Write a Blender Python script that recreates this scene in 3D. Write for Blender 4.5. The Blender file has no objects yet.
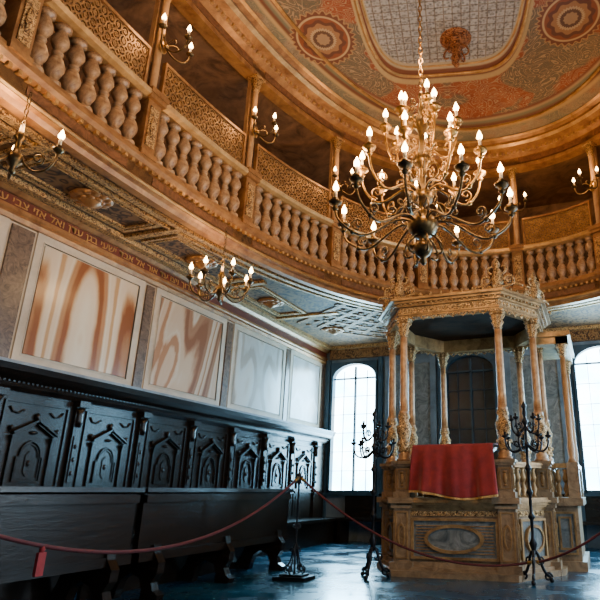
import bpy, math, random, bmesh, bisect
from mathutils import Vector, Matrix
random.seed(7)
pi=math.pi
sc=bpy.context.scene
COL=sc.collection

# ------------------------------------------------------------------ mesh builder
class MB:
    def __init__(s): s.v=[];s.f=[];s.sm=[];s.M=Matrix()
    def add(s,vs,fs,smooth=False):
        o=len(s.v)
        s.v+=[tuple(s.M@Vector(v)) for v in vs]
        s.f+=[tuple(i+o for i in f) for f in fs]
        s.sm+=[smooth]*len(fs)
        return s
    def box(s,c,d,rot=None):
        x,y,z=d[0]/2,d[1]/2,d[2]/2
        vs=[(a,b,e) for a in(-x,x) for b in(-y,y) for e in(-z,z)]
        R=rot if rot else Matrix.Identity(3)
        C=Vector(c)
        vs=[tuple(C+(R@Vector(v))) for v in vs]
        return s.add(vs,[(0,1,3,2),(4,6,7,5),(0,4,5,1),(2,3,7,6),(0,2,6,4),(1,5,7,3)])
    def bb(s,x0,x1,y0,y1,z0,z1):
        return s.box(((x0+x1)/2,(y0+y1)/2,(z0+z1)/2),(abs(x1-x0),abs(y1-y0),abs(z1-z0)))
    def lathe(s,prof,c=(0,0,0),seg=12,mod=None,smooth=True):
        vs=[];fs=[]
        for (r,z) in prof:
            for k in range(seg):
                t=2*pi*k/seg
                rr=max(r,1e-4)*(mod(t,z) if mod else 1)
                vs.append((c[0]+rr*math.cos(t),c[1]+rr*math.sin(t),c[2]+z))
        n=len(prof)
        for i in range(n-1):
            for k in range(seg):
                k2=(k+1)%seg
                fs.append((i*seg+k,i*seg+k2,(i+1)*seg+k2,(i+1)*seg+k))
        fs.append(tuple(range(seg-1,-1,-1)))
        fs.append(tuple((n-1)*seg+k for k in range(seg)))
        return s.add(vs,fs,smooth)
    def tube(s,pts,r,seg=6,closed=False,smooth=True):
        P=[Vector(p) for p in pts];n=len(P)
        R=r if isinstance(r,(list,tuple)) else [r]*n
        vs=[];fs=[];N=None
        for i in range(n):
            if closed: T=(P[(i+1)%n]-P[i-1])
            else: T=P[min(i+1,n-1)]-P[max(i-1,0)]
            if T.length<1e-9: T=Vector((0,0,1))
            T.normalize()
            if N is None:
                N=T.orthogonal().normalized()
            N=(N-T*N.dot(T))
            if N.length<1e-6: N=T.orthogonal()
            N.normalize();B=T.cross(N)
            for k in range(seg):
                a=2*pi*k/seg
                vs.append(tuple(P[i]+(N*math.cos(a)+B*math.sin(a))*R[i]))
        m=n if closed else n-1
        for i in range(m):
            j=(i+1)%n
            for k in range(seg):
                k2=(k+1)%seg
                fs.append((i*seg+k,i*seg+k2,j*seg+k2,j*seg+k))
        if not closed:
            fs.append(tuple(range(seg-1,-1,-1)));fs.append(tuple((n-1)*seg+k for k in range(seg)))
        return s.add(vs,fs,smooth)
    def ball(s,c,r,sc3=(1,1,1),seg=10):
        vs=[];fs=[];m=seg//2
        for i in range(m+1):
            p=pi*i/m
            for k in range(seg):
                t=2*pi*k/seg
                vs.append((c[0]+r*sc3[0]*max(math.sin(p),.001)*math.cos(t),c[1]+r*sc3[1]*max(math.sin(p),.001)*math.sin(t),c[2]+r*sc3[2]*math.cos(p)))
        for i in range(m):
            for k in range(seg):
                k2=(k+1)%seg
                fs.append((i*seg+k,(i+1)*seg+k,(i+1)*seg+k2,i*seg+k2))
        return s.add(vs,fs,True)
    def prism(s,poly,z0,z1,mapf=None):
        n=len(poly)
        vs=[(p[0],p[1],z0) for p in poly]+[(p[0],p[1],z1) for p in poly]
        if mapf: vs=[mapf(v) for v in vs]
        fs=[tuple(range(n-1,-1,-1)),tuple(range(n,2*n))]
        for i in range(n):
            j=(i+1)%n
            fs.append((i,j,n+j,n+i))
        return s.add(vs,fs)
    def ringplate(s,outer,inner,z0,z1,mapf=None):
        n=len(outer)
        vs=[(p[0],p[1],z0) for p in outer]+[(p[0],p[1],z0) for p in inner]+[(p[0],p[1],z1) for p in outer]+[(p[0],p[1],z1) for p in inner]
        if mapf: vs=[mapf(v) for v in vs]
        fs=[]
        for i in range(n):
            j=(i+1)%n
            fs+=[(i,j,n+j,n+i),(2*n+i,3*n+i,3*n+j,2*n+j),(i,2*n+i,2*n+j,j),(n+i,n+j,3*n+j,3*n+i)]
        return s.add(vs,fs)
    def mesh(s,name,mat):
        me=bpy.data.meshes.new(name)
        me.from_pydata(s.v,[],s.f);me.validate()
        if len(me.polygons)==len(s.sm): me.polygons.foreach_set('use_smooth',s.sm)
        me.materials.append(mat);me.update()
        bm=bmesh.new();bm.from_mesh(me);bmesh.ops.recalc_face_normals(bm,faces=bm.faces);bm.to_mesh(me);bm.free()
        return me
    def obj(s,name,mat,parent=None,loc=(0,0,0),rz=0,**kw):
        return mk(name,s.mesh(name,mat),parent,loc,rz,**kw)
def mk(name,me,parent=None,loc=(0,0,0),rz=0,**kw):
    o=bpy.data.objects.new(name,me);COL.objects.link(o)
    o.location=loc;o.rotation_euler=(0,0,rz)
    if parent: o.parent=parent
    for k,v in kw.items(): o[k]=v
    return o
def top(name,loc,label,category,group=None,rz=0):
    o=bpy.data.objects.new(name,None);COL.objects.link(o);o.location=loc;o.rotation_euler=(0,0,rz)
    o.empty_display_size=.1
    o['label']=label;o['category']=category
    if group:o['group']=group
    return o
def copy_thing(root,loc,rz=None,label=None):
    def cp(o,par):
        n=o.copy();COL.objects.link(n)
        if par: 
            n.parent=par; n.matrix_parent_inverse=o.matrix_parent_inverse.copy()
        for c in list(o.children): cp(c,n)
        return n
    n=cp(root,None);n.location=loc
    if rz is not None:n.rotation_euler=(0,0,rz)
    if label:n['label']=label
    return n
def struct(o): o['kind']='structure';return o

# ------------------------------------------------------------------ materials
class NT:
    def __init__(s,name):
        s.m=bpy.data.materials.new(name);s.m.use_nodes=True;s.t=s.m.node_tree;s.n=s.t.nodes
        s.b=s.n['Principled BSDF'];s.tc=s.n.new('ShaderNodeTexCoord')
    def link(s,a,b): s.t.links.new(a,b)
    def setin(s,sock,v):
        if hasattr(v,'is_output'): s.link(v,sock)
        else:
            if isinstance(v,tuple) and len(v)==3 and sock.type=='RGBA': v=(*v,1)
            sock.default_value=v
    def math(s,op,a,b=0.0,c=None):
        n=s.n.new('ShaderNodeMath');n.operation=op;s.setin(n.inputs[0],a);s.setin(n.inputs[1],b)
        if c is not None:s.setin(n.inputs[2],c)
        return n.outputs[0]
    def mapping(s,scale=(1,1,1),loc=(0,0,0),src=None,rz=0):
        n=s.n.new('ShaderNodeMapping');n.inputs['Scale'].default_value=scale;n.inputs['Location'].default_value=loc
        n.inputs['Rotation'].default_value=(0,0,rz)
        s.link(src or s.tc.outputs['Object'],n.inputs[0]);return n.outputs[0]
    def noise(s,vec,scale,detail=5,rough=.6,dist=0):
        n=s.n.new('ShaderNodeTexNoise');s.link(vec,n.inputs['Vector']);n.inputs['Scale'].default_value=scale
        n.inputs['Detail'].default_value=detail;n.inputs['Roughness'].default_value=rough;n.inputs['Distortion'].default_value=dist
        return n.outputs['Fac']
    def voro(s,vec,scale,feat='F1'):
        n=s.n.new('ShaderNodeTexVoronoi');n.feature=feat;s.link(vec,n.inputs['Vector']);n.inputs['Scale'].default_value=scale
        return n.outputs['Distance']
    def ramp(s,fac,stops):
        n=s.n.new('ShaderNodeValToRGB');s.link(fac,n.inputs[0]);e=n.color_ramp.elements
        while len(e)<len(stops): e.new(.5)
        for i,(p,c) in enumerate(stops):
            e[i].position=p;e[i].color=(*c,1)
        return n.outputs[0]
    def smooth(s,x,a,b):
        n=s.n.new('ShaderNodeMapRange');n.interpolation_type='SMOOTHSTEP';s.setin(n.inputs[0],x)
        n.inputs[1].default_value=a;n.inputs[2].default_value=b;return n.outputs[0]
    def mix(s,fac,a,b,mode='MIX'):
        n=s.n.new('ShaderNodeMix');n.data_type='RGBA';n.blend_type=mode
        s.setin(n.inputs[0],fac);s.setin(n.inputs[6],a);s.setin(n.inputs[7],b);return n.outputs[2]
    def bump(s,h,st,d=.02):
        n=s.n.new('ShaderNodeBump');n.inputs['Strength'].default_value=st;n.inputs['Distance'].default_value=d
        s.link(h,n.inputs['Height']);s.link(n.outputs[0],s.b.inputs['Normal'])
    def fin(s,col,rough=.5,metal=0):
        s.setin(s.b.inputs['Base Color'],col);s.setin(s.b.inputs['Roughness'],rough);s.b.inputs['Metallic'].default_value=metal
        return s.m
def nmat(name,c1,c2,scale=4,rough=.5,metal=0,bump=.2,stretch=(1,1,1),dist=.5,spec=None):
    n=NT(name);v=n.mapping(stretch);f=n.noise(v,scale,6,.65,dist)
    col=n.ramp(f,[(.3,c1),(.7,c2)])
    if bump:n.bump(f,bump,.01)
    if spec is not None: n.b.inputs['Specular IOR Level'].default_value=spec
    return n.fin(col,rough,metal)
def carved(name,dark,mid,light,scale=14,rough=.45,metal=.3,bump=.8):
    n=NT(name);v=n.mapping()
    f0=n.noise(v,scale*.6,2)
    n2=n.n.new('ShaderNodeVectorMath');n2.operation='ADD';n.link(v,n2.inputs[0])
    n3=n.n.new('ShaderNodeMapping');n3.inputs['Scale'].default_value=(.08,.08,.08);n.link(f0,n3.inputs[0]);n.link(n3.outputs[0],n2.inputs[1])
    d=n.voro(n2.outputs[0],scale,'SMOOTH_F1')
    w=n.math('ABSOLUTE',n.math('SINE',n.math('MULTIPLY',d,9.0)))
    col=n.ramp(w,[(.0,dark),(.4,mid),(.95,light)])  # crevice shade of the simulated carving is put into the colour
    n.bump(w,bump,.008)
    return n.fin(col,rough,metal)
def emat(name,col,st):
    m=bpy.data.materials.new(name);m.use_nodes=True;b=m.node_tree.nodes['Principled BSDF']
    b.inputs['Base Color'].default_value=(*col,1);b.inputs['Emission Color'].default_value=(*col,1);b.inputs['Emission Strength'].default_value=st
    return m

GOLD=nmat('gilt_wood',(.18,.065,.018),(.5,.245,.08),5,.4,.28,.12)
GOLDL=nmat('bright_gilt_wood',(.38,.18,.05),(.74,.44,.16),5,.33,.42,.12)
GOLDC=carved('carved_gilt',(.04,.014,.004),(.22,.1,.03),(.64,.38,.14),26,.42,.35,.6)
WGOLD=nmat('weathered_gilt',(.17,.09,.033),(.56,.35,.15),7,.4,.28,.2)
WGOLDC=carved('weathered_carved_gilt',(.014,.008,.003),(.2,.11,.04),(.68,.44,.2),34,.4,.35,.7)
GOLDD=carved('carved_brown_gilt',(.02,.008,.003),(.1,.04,.012),(.32,.16,.055),16,.6)
TAN=nmat('painted_tan_wood',(.3,.15,.06),(.54,.31,.14),5,.45,0,.15)
BALU=nmat('golden_rose_marble',(.18,.075,.028),(.62,.37,.18),9,.33,0,.05,dist=2)
MARB_BR=nmat('brown_marbled_paint',(.08,.025,.008),(.3,.12,.045),6,.4,0,.0,dist=3)
LAT=nmat('lattice_gilt',(.18,.08,.025),(.5,.27,.09),9,.42,.4,.2)
DARKW=nmat('dark_walnut',(.0035,.0024,.0016),(.02,.0115,.007),5,.27,0,.2,(1,1,6),spec=.36)
DARKB=nmat('dark_brown_wood',(.02,.01,.005),(.07,.035,.017),4,.5,0,.2,(1,1,4))
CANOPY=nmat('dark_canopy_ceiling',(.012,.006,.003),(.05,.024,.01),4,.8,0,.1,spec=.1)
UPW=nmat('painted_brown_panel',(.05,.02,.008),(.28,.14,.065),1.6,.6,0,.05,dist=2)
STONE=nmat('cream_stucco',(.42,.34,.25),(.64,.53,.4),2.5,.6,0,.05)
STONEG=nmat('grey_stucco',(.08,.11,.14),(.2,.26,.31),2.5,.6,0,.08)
IRON=nmat('wrought_iron',(.006,.007,.01),(.03,.03,.035),10,.38,.7,.3)
BRASS=nmat('aged_brass',(.15,.07,.018),(.48,.27,.08),9,.3,.85,.2)
DBRASS=nmat('dark_bronze',(.035,.02,.01),(.2,.12,.045),9,.33,.85,.2)
CANDLE=nmat('candle_wax',(.7,.5,.28),(.88,.7,.45),5,.5,0,0)
FLAME=emat('flame',(1,.6,.22),45)
try: FLAME.cycles.emission_sampling='NONE'
except Exception: pass
GREY=nmat('grey_green_marble',(.05,.07,.08),(.28,.31,.31),4,.3,0,.05,dist=3)
n=NT('dusty_red_velvet');v=n.mapping();f=n.noise(v,9,4)
c=n.ramp(f,[(.3,(.17,.006,.01)),(.7,(.3,.016,.018))]);n.b.inputs['Sheen Weight'].default_value=.3
CLOTH=n.fin(c,.75)
ROPE=nmat('dark_red_velvet_rope',(.05,.005,.008),(.12,.014,.018),30,.8,0,.3)
REDTAG=nmat('red_velvet',(.2,.008,.012),(.36,.02,.025),20,.7,0,.1)
FRINGE=nmat('gold_fringe',(.4,.22,.06),(.65,.42,.15),60,.6,.2,.4,(1,1,.1))
STRIP=nmat('red_frieze_paint',(.09,.01,.004),(.17,.03,.009),6,.5,0,.1)
LETT=nmat('gilt_letters',(.42,.22,.06),(.66,.38,.11),5,.4,.3,0)
# onyx marble: contours of vertically stretched smooth noise
def marble(name,stops,scale,freq,off,zs=.3,fine=.12,mirror=True,shear=0.0,y0=0.0,wob=1.0):
    n=NT(name)
    sp=n.n.new('ShaderNodeSeparateXYZ');n.link(n.tc.outputs['Object'],sp.inputs[0])
    yy=n.math('ADD',sp.outputs[1],y0)
    zz=sp.outputs[2]
    ay=n.math('SQRT',n.math('ADD',n.math('MULTIPLY',yy,yy),.02)) if mirror else yy
    ay=n.math('ADD',ay,n.math('MULTIPLY',zz,shear))
    cb=n.n.new('ShaderNodeCombineXYZ');n.link(ay,cb.inputs[0])
    n.link(n.math('MULTIPLY',zz,zs),cb.inputs[1])
    v=n.mapping((1,1,1),off,cb.outputs[0])
    f=n.noise(v,scale,0.6,.4,.1)
    g=n.noise(v,5,5,.55)
    ph=n.math('ADD',n.math('ADD',n.math('MULTIPLY',f,freq),n.math('MULTIPLY',g,wob)),n.math('MULTIPLY',ay,7.0))
    w=n.math('MULTIPLY_ADD',n.math('SINE',ph),.5,.5)
    w2=n.math('MULTIPLY',n.math('SINE',n.math('MULTIPLY',ph,4.0)),fine)
    return n.fin(n.ramp(n.math('ADD',w,w2),stops),.25)
CRM=(.66,.53,.38)
MAR=[marble('onyx_marble_rust',[(.0,(.25,.085,.032)),(.14,(.4,.19,.085)),(.3,(.54,.36,.21)),(.48,CRM),(.74,(.7,.6,.46)),(.9,(.65,.5,.34)),(1,(.5,.29,.14))],1.2,18,(.65,.2,0),.2,.1,True,.08,.05,1.6),
     marble('onyx_marble_red',[(.0,(.25,.11,.06)),(.24,(.4,.22,.13)),(.45,(.58,.42,.29)),(.7,(.66,.56,.44)),(.9,(.6,.43,.3)),(1,(.42,.22,.12))],1.3,22,(3.37,1.1,0),.28,.12,False,-.25,0,1.8),
     marble('cloudy_marble',[(.0,(.34,.26,.19)),(.22,(.5,.42,.33)),(.48,(.6,.58,.53)),(.78,(.56,.57,.55)),(1,(.42,.38,.33))],1.5,22,(2.4,.6,0),.25,.12,True,.15,0,2.0),
     marble('cloudy_blue_white_marble',[(.0,(.36,.31,.27)),(.22,(.5,.5,.49)),(.55,(.64,.68,.71)),(1,(.46,.47,.47))],1.5,20,(4,1,0),.25,.1,True,.15,0,2.0)]
MSTRIP=nmat('brown_breccia',(.045,.03,.024),(.24,.16,.11),7,.3,0,0,dist=3)
# floor
n=NT('dark_blue_floor');v=n.mapping();f=n.noise(v,1.1,7,.65,.8);g=n.noise(v,9,3);h=n.noise(v,1.8,5,.6)
br=n.n.new('ShaderNodeTexBrick');n.link(v,br.inputs[0]);br.inputs['Scale'].default_value=1.0;br.inputs['Brick Width'].default_value=1.4;br.inputs['Row Height'].default_value=.22;br.inputs['Mortar Size'].default_value=.004
br.inputs['Color1'].default_value=(1,1,1,1);br.inputs['Color2'].default_value=(.8,.8,.8,1);br.inputs['Mortar'].default_value=(.3,.3,.3,1)
c=n.mix(1.0,n.ramp(f,[(.3,(.004,.028,.06)),(.7,(.014,.1,.18))]),br.outputs[0],'MULTIPLY')
n.bump(g,.08,.01);n.b.inputs['Specular IOR Level'].default_value=.75
FLOOR=n.fin(c,n.math('ADD',n.math('MULTIPLY',n.smooth(h,.3,.75),.28),.12))
def glass(name,st,ca,cb_):
    n=NT(name);v=n.mapping();f=n.noise(v,1.2,3)
    c=n.ramp(f,[(.35,ca),(.6,cb_)]);n.link(c,n.b.inputs['Emission Color']);n.b.inputs['Emission Strength'].default_value=st
    return n.fin((.6,.7,.8),.2)
GLASS=glass('daylit_glass',22,(.28,.7,1.0),(.7,.92,1.0))
GLASS2=glass('shaded_daylit_glass',4.5,(.6,.82,1.0),(.85,.95,1.0))
DGLASS=nmat('dark_shutter',(.004,.01,.015),(.02,.035,.05),4,.3,0,.1)
WFRAME=nmat('dark_blue_window_frame',(.008,.03,.05),(.03,.08,.12),4,.45,0,.1)

# ------------------------------------------------------------------ room numbers
XL,XR,YB,YF=-5.95,3.7,12.2,-3.4
CX,CY,EA,EB,EN=-1.12,4.4,3.5,5.95,2.3
ZS,ZG,ZR=4.27,4.6,5.42
ZE,ZC=7.2,7.75
_p=[]
for i in range(4000):
    t=2*pi*i/4000;ct,st=math.cos(t),math.sin(t)
    _p.append(Vector((CX-EA*math.copysign(abs(ct)**(2/EN),ct),CY+EB*math.copysign(abs(st)**(2/EN),st),0)))
_s=[0]
for i in range(4000): _s.append(_s[-1]+(_p[(i+1)%4000]-_p[i]).length)
PER=_s[-1]
def E(s,off=0.0):
    s=s%PER;i=min(bisect.bisect_right(_s,s)-1,3999)
    a=_p[i];b=_p[(i+1)%4000];f=(s-_s[i])/max(_s[i+1]-_s[i],1e-9)
    q=a.lerp(b,f)
    T=_p[(i+14)%4000]-_p[(i-14)%4000];T.normalize()
    N=Vector((-T.y,T.x,0))
    return q+N*off,T,N
def sweep(mb,prof,s0,s1,n,closed=False):
    m=len(prof);vs=[];fs=[]
    cnt=n if closed else n+1
    for i in range(cnt):
        s=s0+(s1-s0)*i/n
        q,T,N=E(s)
        for (o,z) in prof: vs.append((q.x+N.x*o,q.y+N.y*o,z))
    for i in range(n):
        j=(i+1)%cnt
        for k in range(m):
            k2=(k+1)%m
            fs.append((i*m+k,i*m+k2,j*m+k2,j*m+k))
    if not closed: fs+= [tuple(range(m)),tuple((cnt-1)*m+k for k in range(m-1,-1,-1))]
    mb.add(vs,fs)
def ringboxes(mb,off,z0,z1,w,depth,cnt):
    for i in range(cnt):
        q,T,N=E(PER*i/cnt,off)
        R=Matrix.Rotation(math.atan2(T.y,T.x),3,'Z')
        mb.box((q.x,q.y,(z0+z1)/2),(w,depth,z1-z0),R)
POS=[-5.0,-3.35,-1.62,.05,1.95,3.95,5.9,7.8,9.4,11.2]   # arc positions of the gallery columns

# ------------------------------------------------------------------ shell
struct(MB().bb(XL-.3,XR+.3,YF-.3,YB+.3,-.2,0).obj('floor',FLOOR))
struct(MB().bb(XL-.3,XL,YF-.3,YB+.3,0,4.35).obj('wall_left',STONE))
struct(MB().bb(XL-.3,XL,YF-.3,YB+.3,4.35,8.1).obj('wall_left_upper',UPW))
struct(MB().bb(XL,XR,YF-.3,YF,0,8.1).obj('wall_front',STONEG))
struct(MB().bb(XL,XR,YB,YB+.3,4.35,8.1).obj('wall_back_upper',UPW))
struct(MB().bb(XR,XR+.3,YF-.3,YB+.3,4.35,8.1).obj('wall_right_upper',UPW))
WX=[-5.17,-2.45,.3,2.75];WW=.58;WZ0,WZ1=.98,3.9
mb=MB()
xs=XL
for x in WX:
    mb.bb(xs,x-WW,YB,YB+.3,0,4.35);mb.bb(x-WW,x+WW,YB,YB+.3,0,WZ0);mb.bb(x-WW,x+WW,YB,YB+.3,WZ1,4.35);xs=x+WW
mb.bb(xs,XR,YB,YB+.3,0,4.35)
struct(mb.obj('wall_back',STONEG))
RY=[-1.5,2.0,5.5,9.0];mb=MB();ys=YF-.3
for y in RY:
    mb.bb(XR,XR+.3,ys,y-.7,0,4.35);mb.bb(XR,XR+.3,y-.7,y+.7,0,WZ0);mb.bb(XR,XR+.3,y-.7,y+.7,WZ1,4.35);ys=y+.7
mb.bb(XR,XR+.3,ys,YB+.3,0,4.35)
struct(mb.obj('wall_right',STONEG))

def window(idx,loc,rz,hw,glassmat,framemat):
    root=bpy.data.objects.new('window_%d'%idx,None);COL.objects.link(root);root.location=loc;root.rotation_euler=(0,0,rz);struct(root)
    h=WZ1-WZ0
    fr=MB();t=.05
    fr.bb(-hw,-hw+t,-.06,.16,0,h);fr.bb(hw-t,hw,-.06,.16,0,h);fr.bb(-hw,hw,-.06,.16,0,t);fr.bb(-hw-.08,hw+.08,-.12,.1,-.06,.0)
    r=hw-t;ry=r*.62;zc=h-ry-.05
    arc=[(r*math.cos(pi-pi*i/16),zc+ry*math.sin(pi-pi*i/16)) for i in range(17)]
    for i in range(16):
        a,b=arc[i],arc[i+1]
        fr.prism([a,b,(b[0],h),(a[0],h)],-.06,.16,lambda v:(v[0],v[2],v[1]))
    fr.obj('window_frame',framemat,root)
    ca=MB();m=.012
    ca.bb(-m*1.8,m*1.8,.03,.09,t,h-.1)
    ca.bb(-r,r,.03,.09,zc-m*1.4,zc+m*1.4)
    for x in (-hw*.5,hw*.5): ca.bb(x-m*.4,x+m*.4,.05,.08,t,h-.2)
    for k in range(1,6): ca.bb(-r,r,.05,.08,t+k*(zc-t)/6-m*.4,t+k*(zc-t)/6+m*.4)
    ca.obj('muntins',framemat,root)
    MB().bb(-hw+.01,hw-.01,.1,.12,.01,h-.01).obj('window_pane',glassmat,root)
    return root
for i,x in enumerate(WX):
    window(i+1,(x,YB,WZ0),0,WW,DGLASS if i==1 else GLASS,WFRAME)
for i,y in enumerate(RY):
    window(5+i,(XR,y,WZ0),-pi/2,.7,GLASS2,DARKB)

def slab(z0,z1,off,name,mat):
    pts=[]
    N=160
    for i in range(N):
        q,T,Nn=E(PER*i/N,off);pts.append((math.atan2(q.y-CY,q.x-CX),q))
    cor=[(XL,YF),(XL,YB),(XR,YB),(XR,YF)]
    outer=[]
    for a,q in pts:
        d=Vector((math.cos(a),math.sin(a)))
        t=1e9
        if d.x>1e-6:t=min(t,(XR-CX)/d.x)
        if d.x<-1e-6:t=min(t,(XL-CX)/d.x)
        if d.y>1e-6:t=min(t,(YB-CY)/d.y)
        if d.y<-1e-6:t=min(t,(YF-CY)/d.y)
        outer.append(Vector((CX+d.x*t,CY+d.y*t,0)))
    for c in cor:
        k=min(range(N),key=lambda i:(outer[i]-Vector((c[0],c[1],0))).length)
        outer[k]=Vector((c[0],c[1],0))
    return struct(MB().ringplate([(p.x,p.y) for p in outer],[(q.x,q.y) for a,q in pts],z0,z1).obj(name,mat))
SOFF=carved('painted_carved_soffit',(.02,.009,.004),(.075,.034,.012),(.2,.1,.035),9,.7,.05,.3)
slab(ZS,ZG-.02,-.02,'trim_gallery_floor',SOFF)
slab(ZE+.05,ZE+.2,-.02,'trim_gallery_ceiling',UPW)

# gallery fascia ring
mb=MB();sweep(mb,[(.1,ZS-.05),(.0,ZS-.05),(-.02,ZS),(-.06,ZS+.02),(-.05,ZS+.08),(-.02,ZS+.1),(-.02,ZS+.24),(-.07,ZS+.27),(-.1,ZG-.02),(-.1,ZG+.02),(.12,ZG+.02)],0,PER,160,True)
struct(mb.obj('trim_1',GOLD))
mb=MB();ringboxes(mb,-.04,ZS+.225,ZS+.265,.04,.05,300);sweep(mb,[(-.06,ZS+.03),(-.075,ZS+.05),(-.06,ZS+.07)],0,PER,160,True);struct(mb.obj('trim_2',GOLDL))
mb=MB()
for a,b in zip(POS,POS[1:]):
    sweep(mb,[(-.018,ZS+.115),(-.03,ZS+.115),(-.03,ZS+.215),(-.018,ZS+.215)],a+.2,b-.2,10)
struct(mb.obj('trim_13',MARB_BR))
# soffit mouldings
mb=MB()
for o1,o2 in((.2,.28),(.36,.4)): sweep(mb,[(o1,ZS-.04),(o2,ZS-.04),(o2,ZS+.01),(o1,ZS+.01)],0,PER,160,True)
for a,b,c_,d in [(XL+.02,XL+.24,YF,YB),(XR-.2,XR-.02,YF,YB),(XL,XR,YB-.2,YB-.02)]:
    mb.bb(a,b,c_,d,ZS-.07,ZS+.01)
for y in (-1.0,1.4,3.5,5.5,7.6,9.5): 
    mb.bb(XL+.2,-4.85 if y<9 else -4.4,y-.05,y+.05,ZS-.045,ZS+.01)
def frm(x0,x1,y0,y1,w=.05):
    mb.ringplate([(x0,y0),(x1,y0),(x1,y1),(x0,y1)],[(x0+w,y0+w),(x1-w,y0+w),(x1-w,y1-w),(x0+w,y1-w)],ZS-.03,ZS+.01)
for y0,y1 in ((-.85,1.25),(1.55,3.35),(3.65,5.35),(5.65,7.45),(7.75,9.35)):
    frm(-5.62,-5.0,y0,y1);frm(-5.54,-5.08,y0+.08,y1-.08,.02)
struct(mb.obj('trim_3',GOLDC))
mb=MB()
for k in range(6):
    o=.55+k*.33
    sweep(mb,[(o,ZS-.02),(o+.11,ZS-.02),(o+.11,ZS+.01),(o,ZS+.01)],4.5+.1*k,7.9-.12*k,16)
for k in range(11):
    s=4.6+k*.32;q,T,N=E(s,.42);q2,_,_=E(s,2.1)
    R=Matrix.Rotation(math.atan2(N.y,N.x),3,'Z');m=(q+q2)/2
    mb.box((m.x,m.y,ZS-.008),(1.68,.1,.03),R)
    for j in range(5):
        p,_,_=E(s+.16,.55+j*.33+.22);mb.ball((p.x,p.y,ZS-.005),.07,(1,1,.35),8)
struct(mb.obj('trim_4',GOLDD))

# upper entablature
mb=MB();sweep(mb,[(.16,ZE),(-.04,ZE),(-.05,ZE+.08),(-.02,ZE+.1),(-.02,ZE+.26),(-.1,ZE+.3),(-.14,ZE+.36),(-.26,ZE+.4),(-.3,ZE+.48),(-.38,ZE+.52),(-.4,ZC+.02),(.16,ZC+.02)],0,PER,160,True)
struct(mb.obj('trim_5',GOLD))
mb=MB();ringboxes(mb,-.1,ZE+.31,ZE+.36,.05,.1,260)
sweep(mb,[(-.26,ZE+.39),(-.32,ZE+.43),(-.3,ZE+.48)],0,PER,160,True);sweep(mb,[(-.38,ZE+.51),(-.43,ZE+.53),(-.4,ZC+.01)],0,PER,160,True);struct(mb.obj('trim_6',GOLDL))
mb=MB()
for a,b in zip(POS,POS[1:]): sweep(mb,[(-.018,ZE+.12),(-.03,ZE+.12),(-.03,ZE+.24),(-.018,ZE+.24)],a+.15,b-.15,10)
struct(mb.obj('trim_14',MARB_BR))

# painted ceiling ------------------------------------------------------
PX,PR=.08,math.radians(12)      # the painted field sits slightly turned within the oval
n=NT('painted_ceiling')
v0=n.mapping();v1=n.mapping((1,1,1),(-PX,0,0));v=n.mapping((1,1,1),(0,0,0),v1,-PR)
sp=n.n.new('ShaderNodeSeparateXYZ');n.link(v,sp.inputs[0])
ax=n.math('ABSOLUTE',sp.outputs[0]);ay=n.math('ABSOLUTE',sp.outputs[1])
sp0=n.n.new('ShaderNodeSeparateXYZ');n.link(v0,sp0.inputs[0])
bx=n.math('ABSOLUTE',sp0.outputs[0]);by=n.math('ABSOLUTE',sp0.outputs[1])
cbn=n.n.new('ShaderNodeCombineXYZ');n.link(ax,cbn.inputs[0]);n.link(ay,cbn.inputs[1]);va=cbn.outputs[0]
def sup(X,Y,e,a,b):
    return n.math('POWER',n.math('ADD',n.math('POWER',n.math('DIVIDE',X,a),e),n.math('POWER',n.math('DIVIDE',Y,b),e)),1/e)
c4=sup(ax,ay,5.0,1.15,3.2);rr=sup(bx,by,2.3,3.2,5.65)
nz=n.noise(va,.9,2,.5,.4);nf=n.noise(v,14,4,.6);nm=n.noise(v,3,4,.6)
def lt(a,b): return n.smooth(a,b+.008,b-.008)
# large curling acanthus bands plus smaller tendrils
sw=n.noise(va,1.7,0.5,.4,3.6)
ct1=n.math('ABSOLUTE',n.math('SINE',n.math('MULTIPLY',sw,27.0)))
line=n.smooth(ct1,.5,.18);core=n.smooth(ct1,.16,.05)
sw2=n.noise(va,4.5,0.5,.4,3.0);ct3=n.math('ABSOLUTE',n.math('SINE',n.math('MULTIPLY',sw2,20.0)));line2=n.smooth(ct3,.4,.12)
green=n.smooth(nz,.49,.53)
field=n.ramp(nm,[(.3,(.27,.035,.008)),(.7,(.46,.1,.022))])
field=n.mix(n.math('MULTIPLY',green,.9),field,(.13,.13,.085))
field=n.mix(n.math('MULTIPLY',line2,.55),field,(.5,.24,.1))
field=n.mix(n.math('MULTIPLY',line,.9),field,(.62,.43,.24))
field=n.mix(n.math('MULTIPLY',core,.7),field,(.28,.1,.04))
band=n.ramp(nm,[(.3,(.2,.14,.08)),(.5,(.36,.28,.18)),(.7,(.4,.18,.08))])
band=n.mix(n.math('MULTIPLY',green,.7),band,(.17,.19,.13))
band=n.mix(n.math('MULTIPLY',line,.6),band,(.5,.36,.2))
band=n.mix(n.math('MULTIPLY',line2,.5),band,(.14,.08,.04))
vm=n.voro(v,22.0)
cen=n.ramp(n.math('ADD',n.math('MULTIPLY',vm,.8),n.math('MULTIPLY',nf,.5)),[(.3,(.16,.15,.14)),(.55,(.38,.36,.33)),(.8,(.6,.57,.52))])
chk=n.n.new('ShaderNodeTexBrick');n.link(v,chk.inputs[0]);chk.offset=0;chk.inputs['Scale'].default_value=1;chk.inputs['Brick Width'].default_value=.13;chk.inputs['Row Height'].default_value=.13;chk.inputs['Mortar Size'].default_value=.01
chk.inputs['Color1'].default_value=(1,1,1,1);chk.inputs['Color2'].default_value=(.8,.78,.76,1);chk.inputs['Mortar'].default_value=(.5,.42,.35,1)
cen=n.mix(1.0,cen,chk.outputs[0],'MULTIPLY')
col=band
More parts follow.
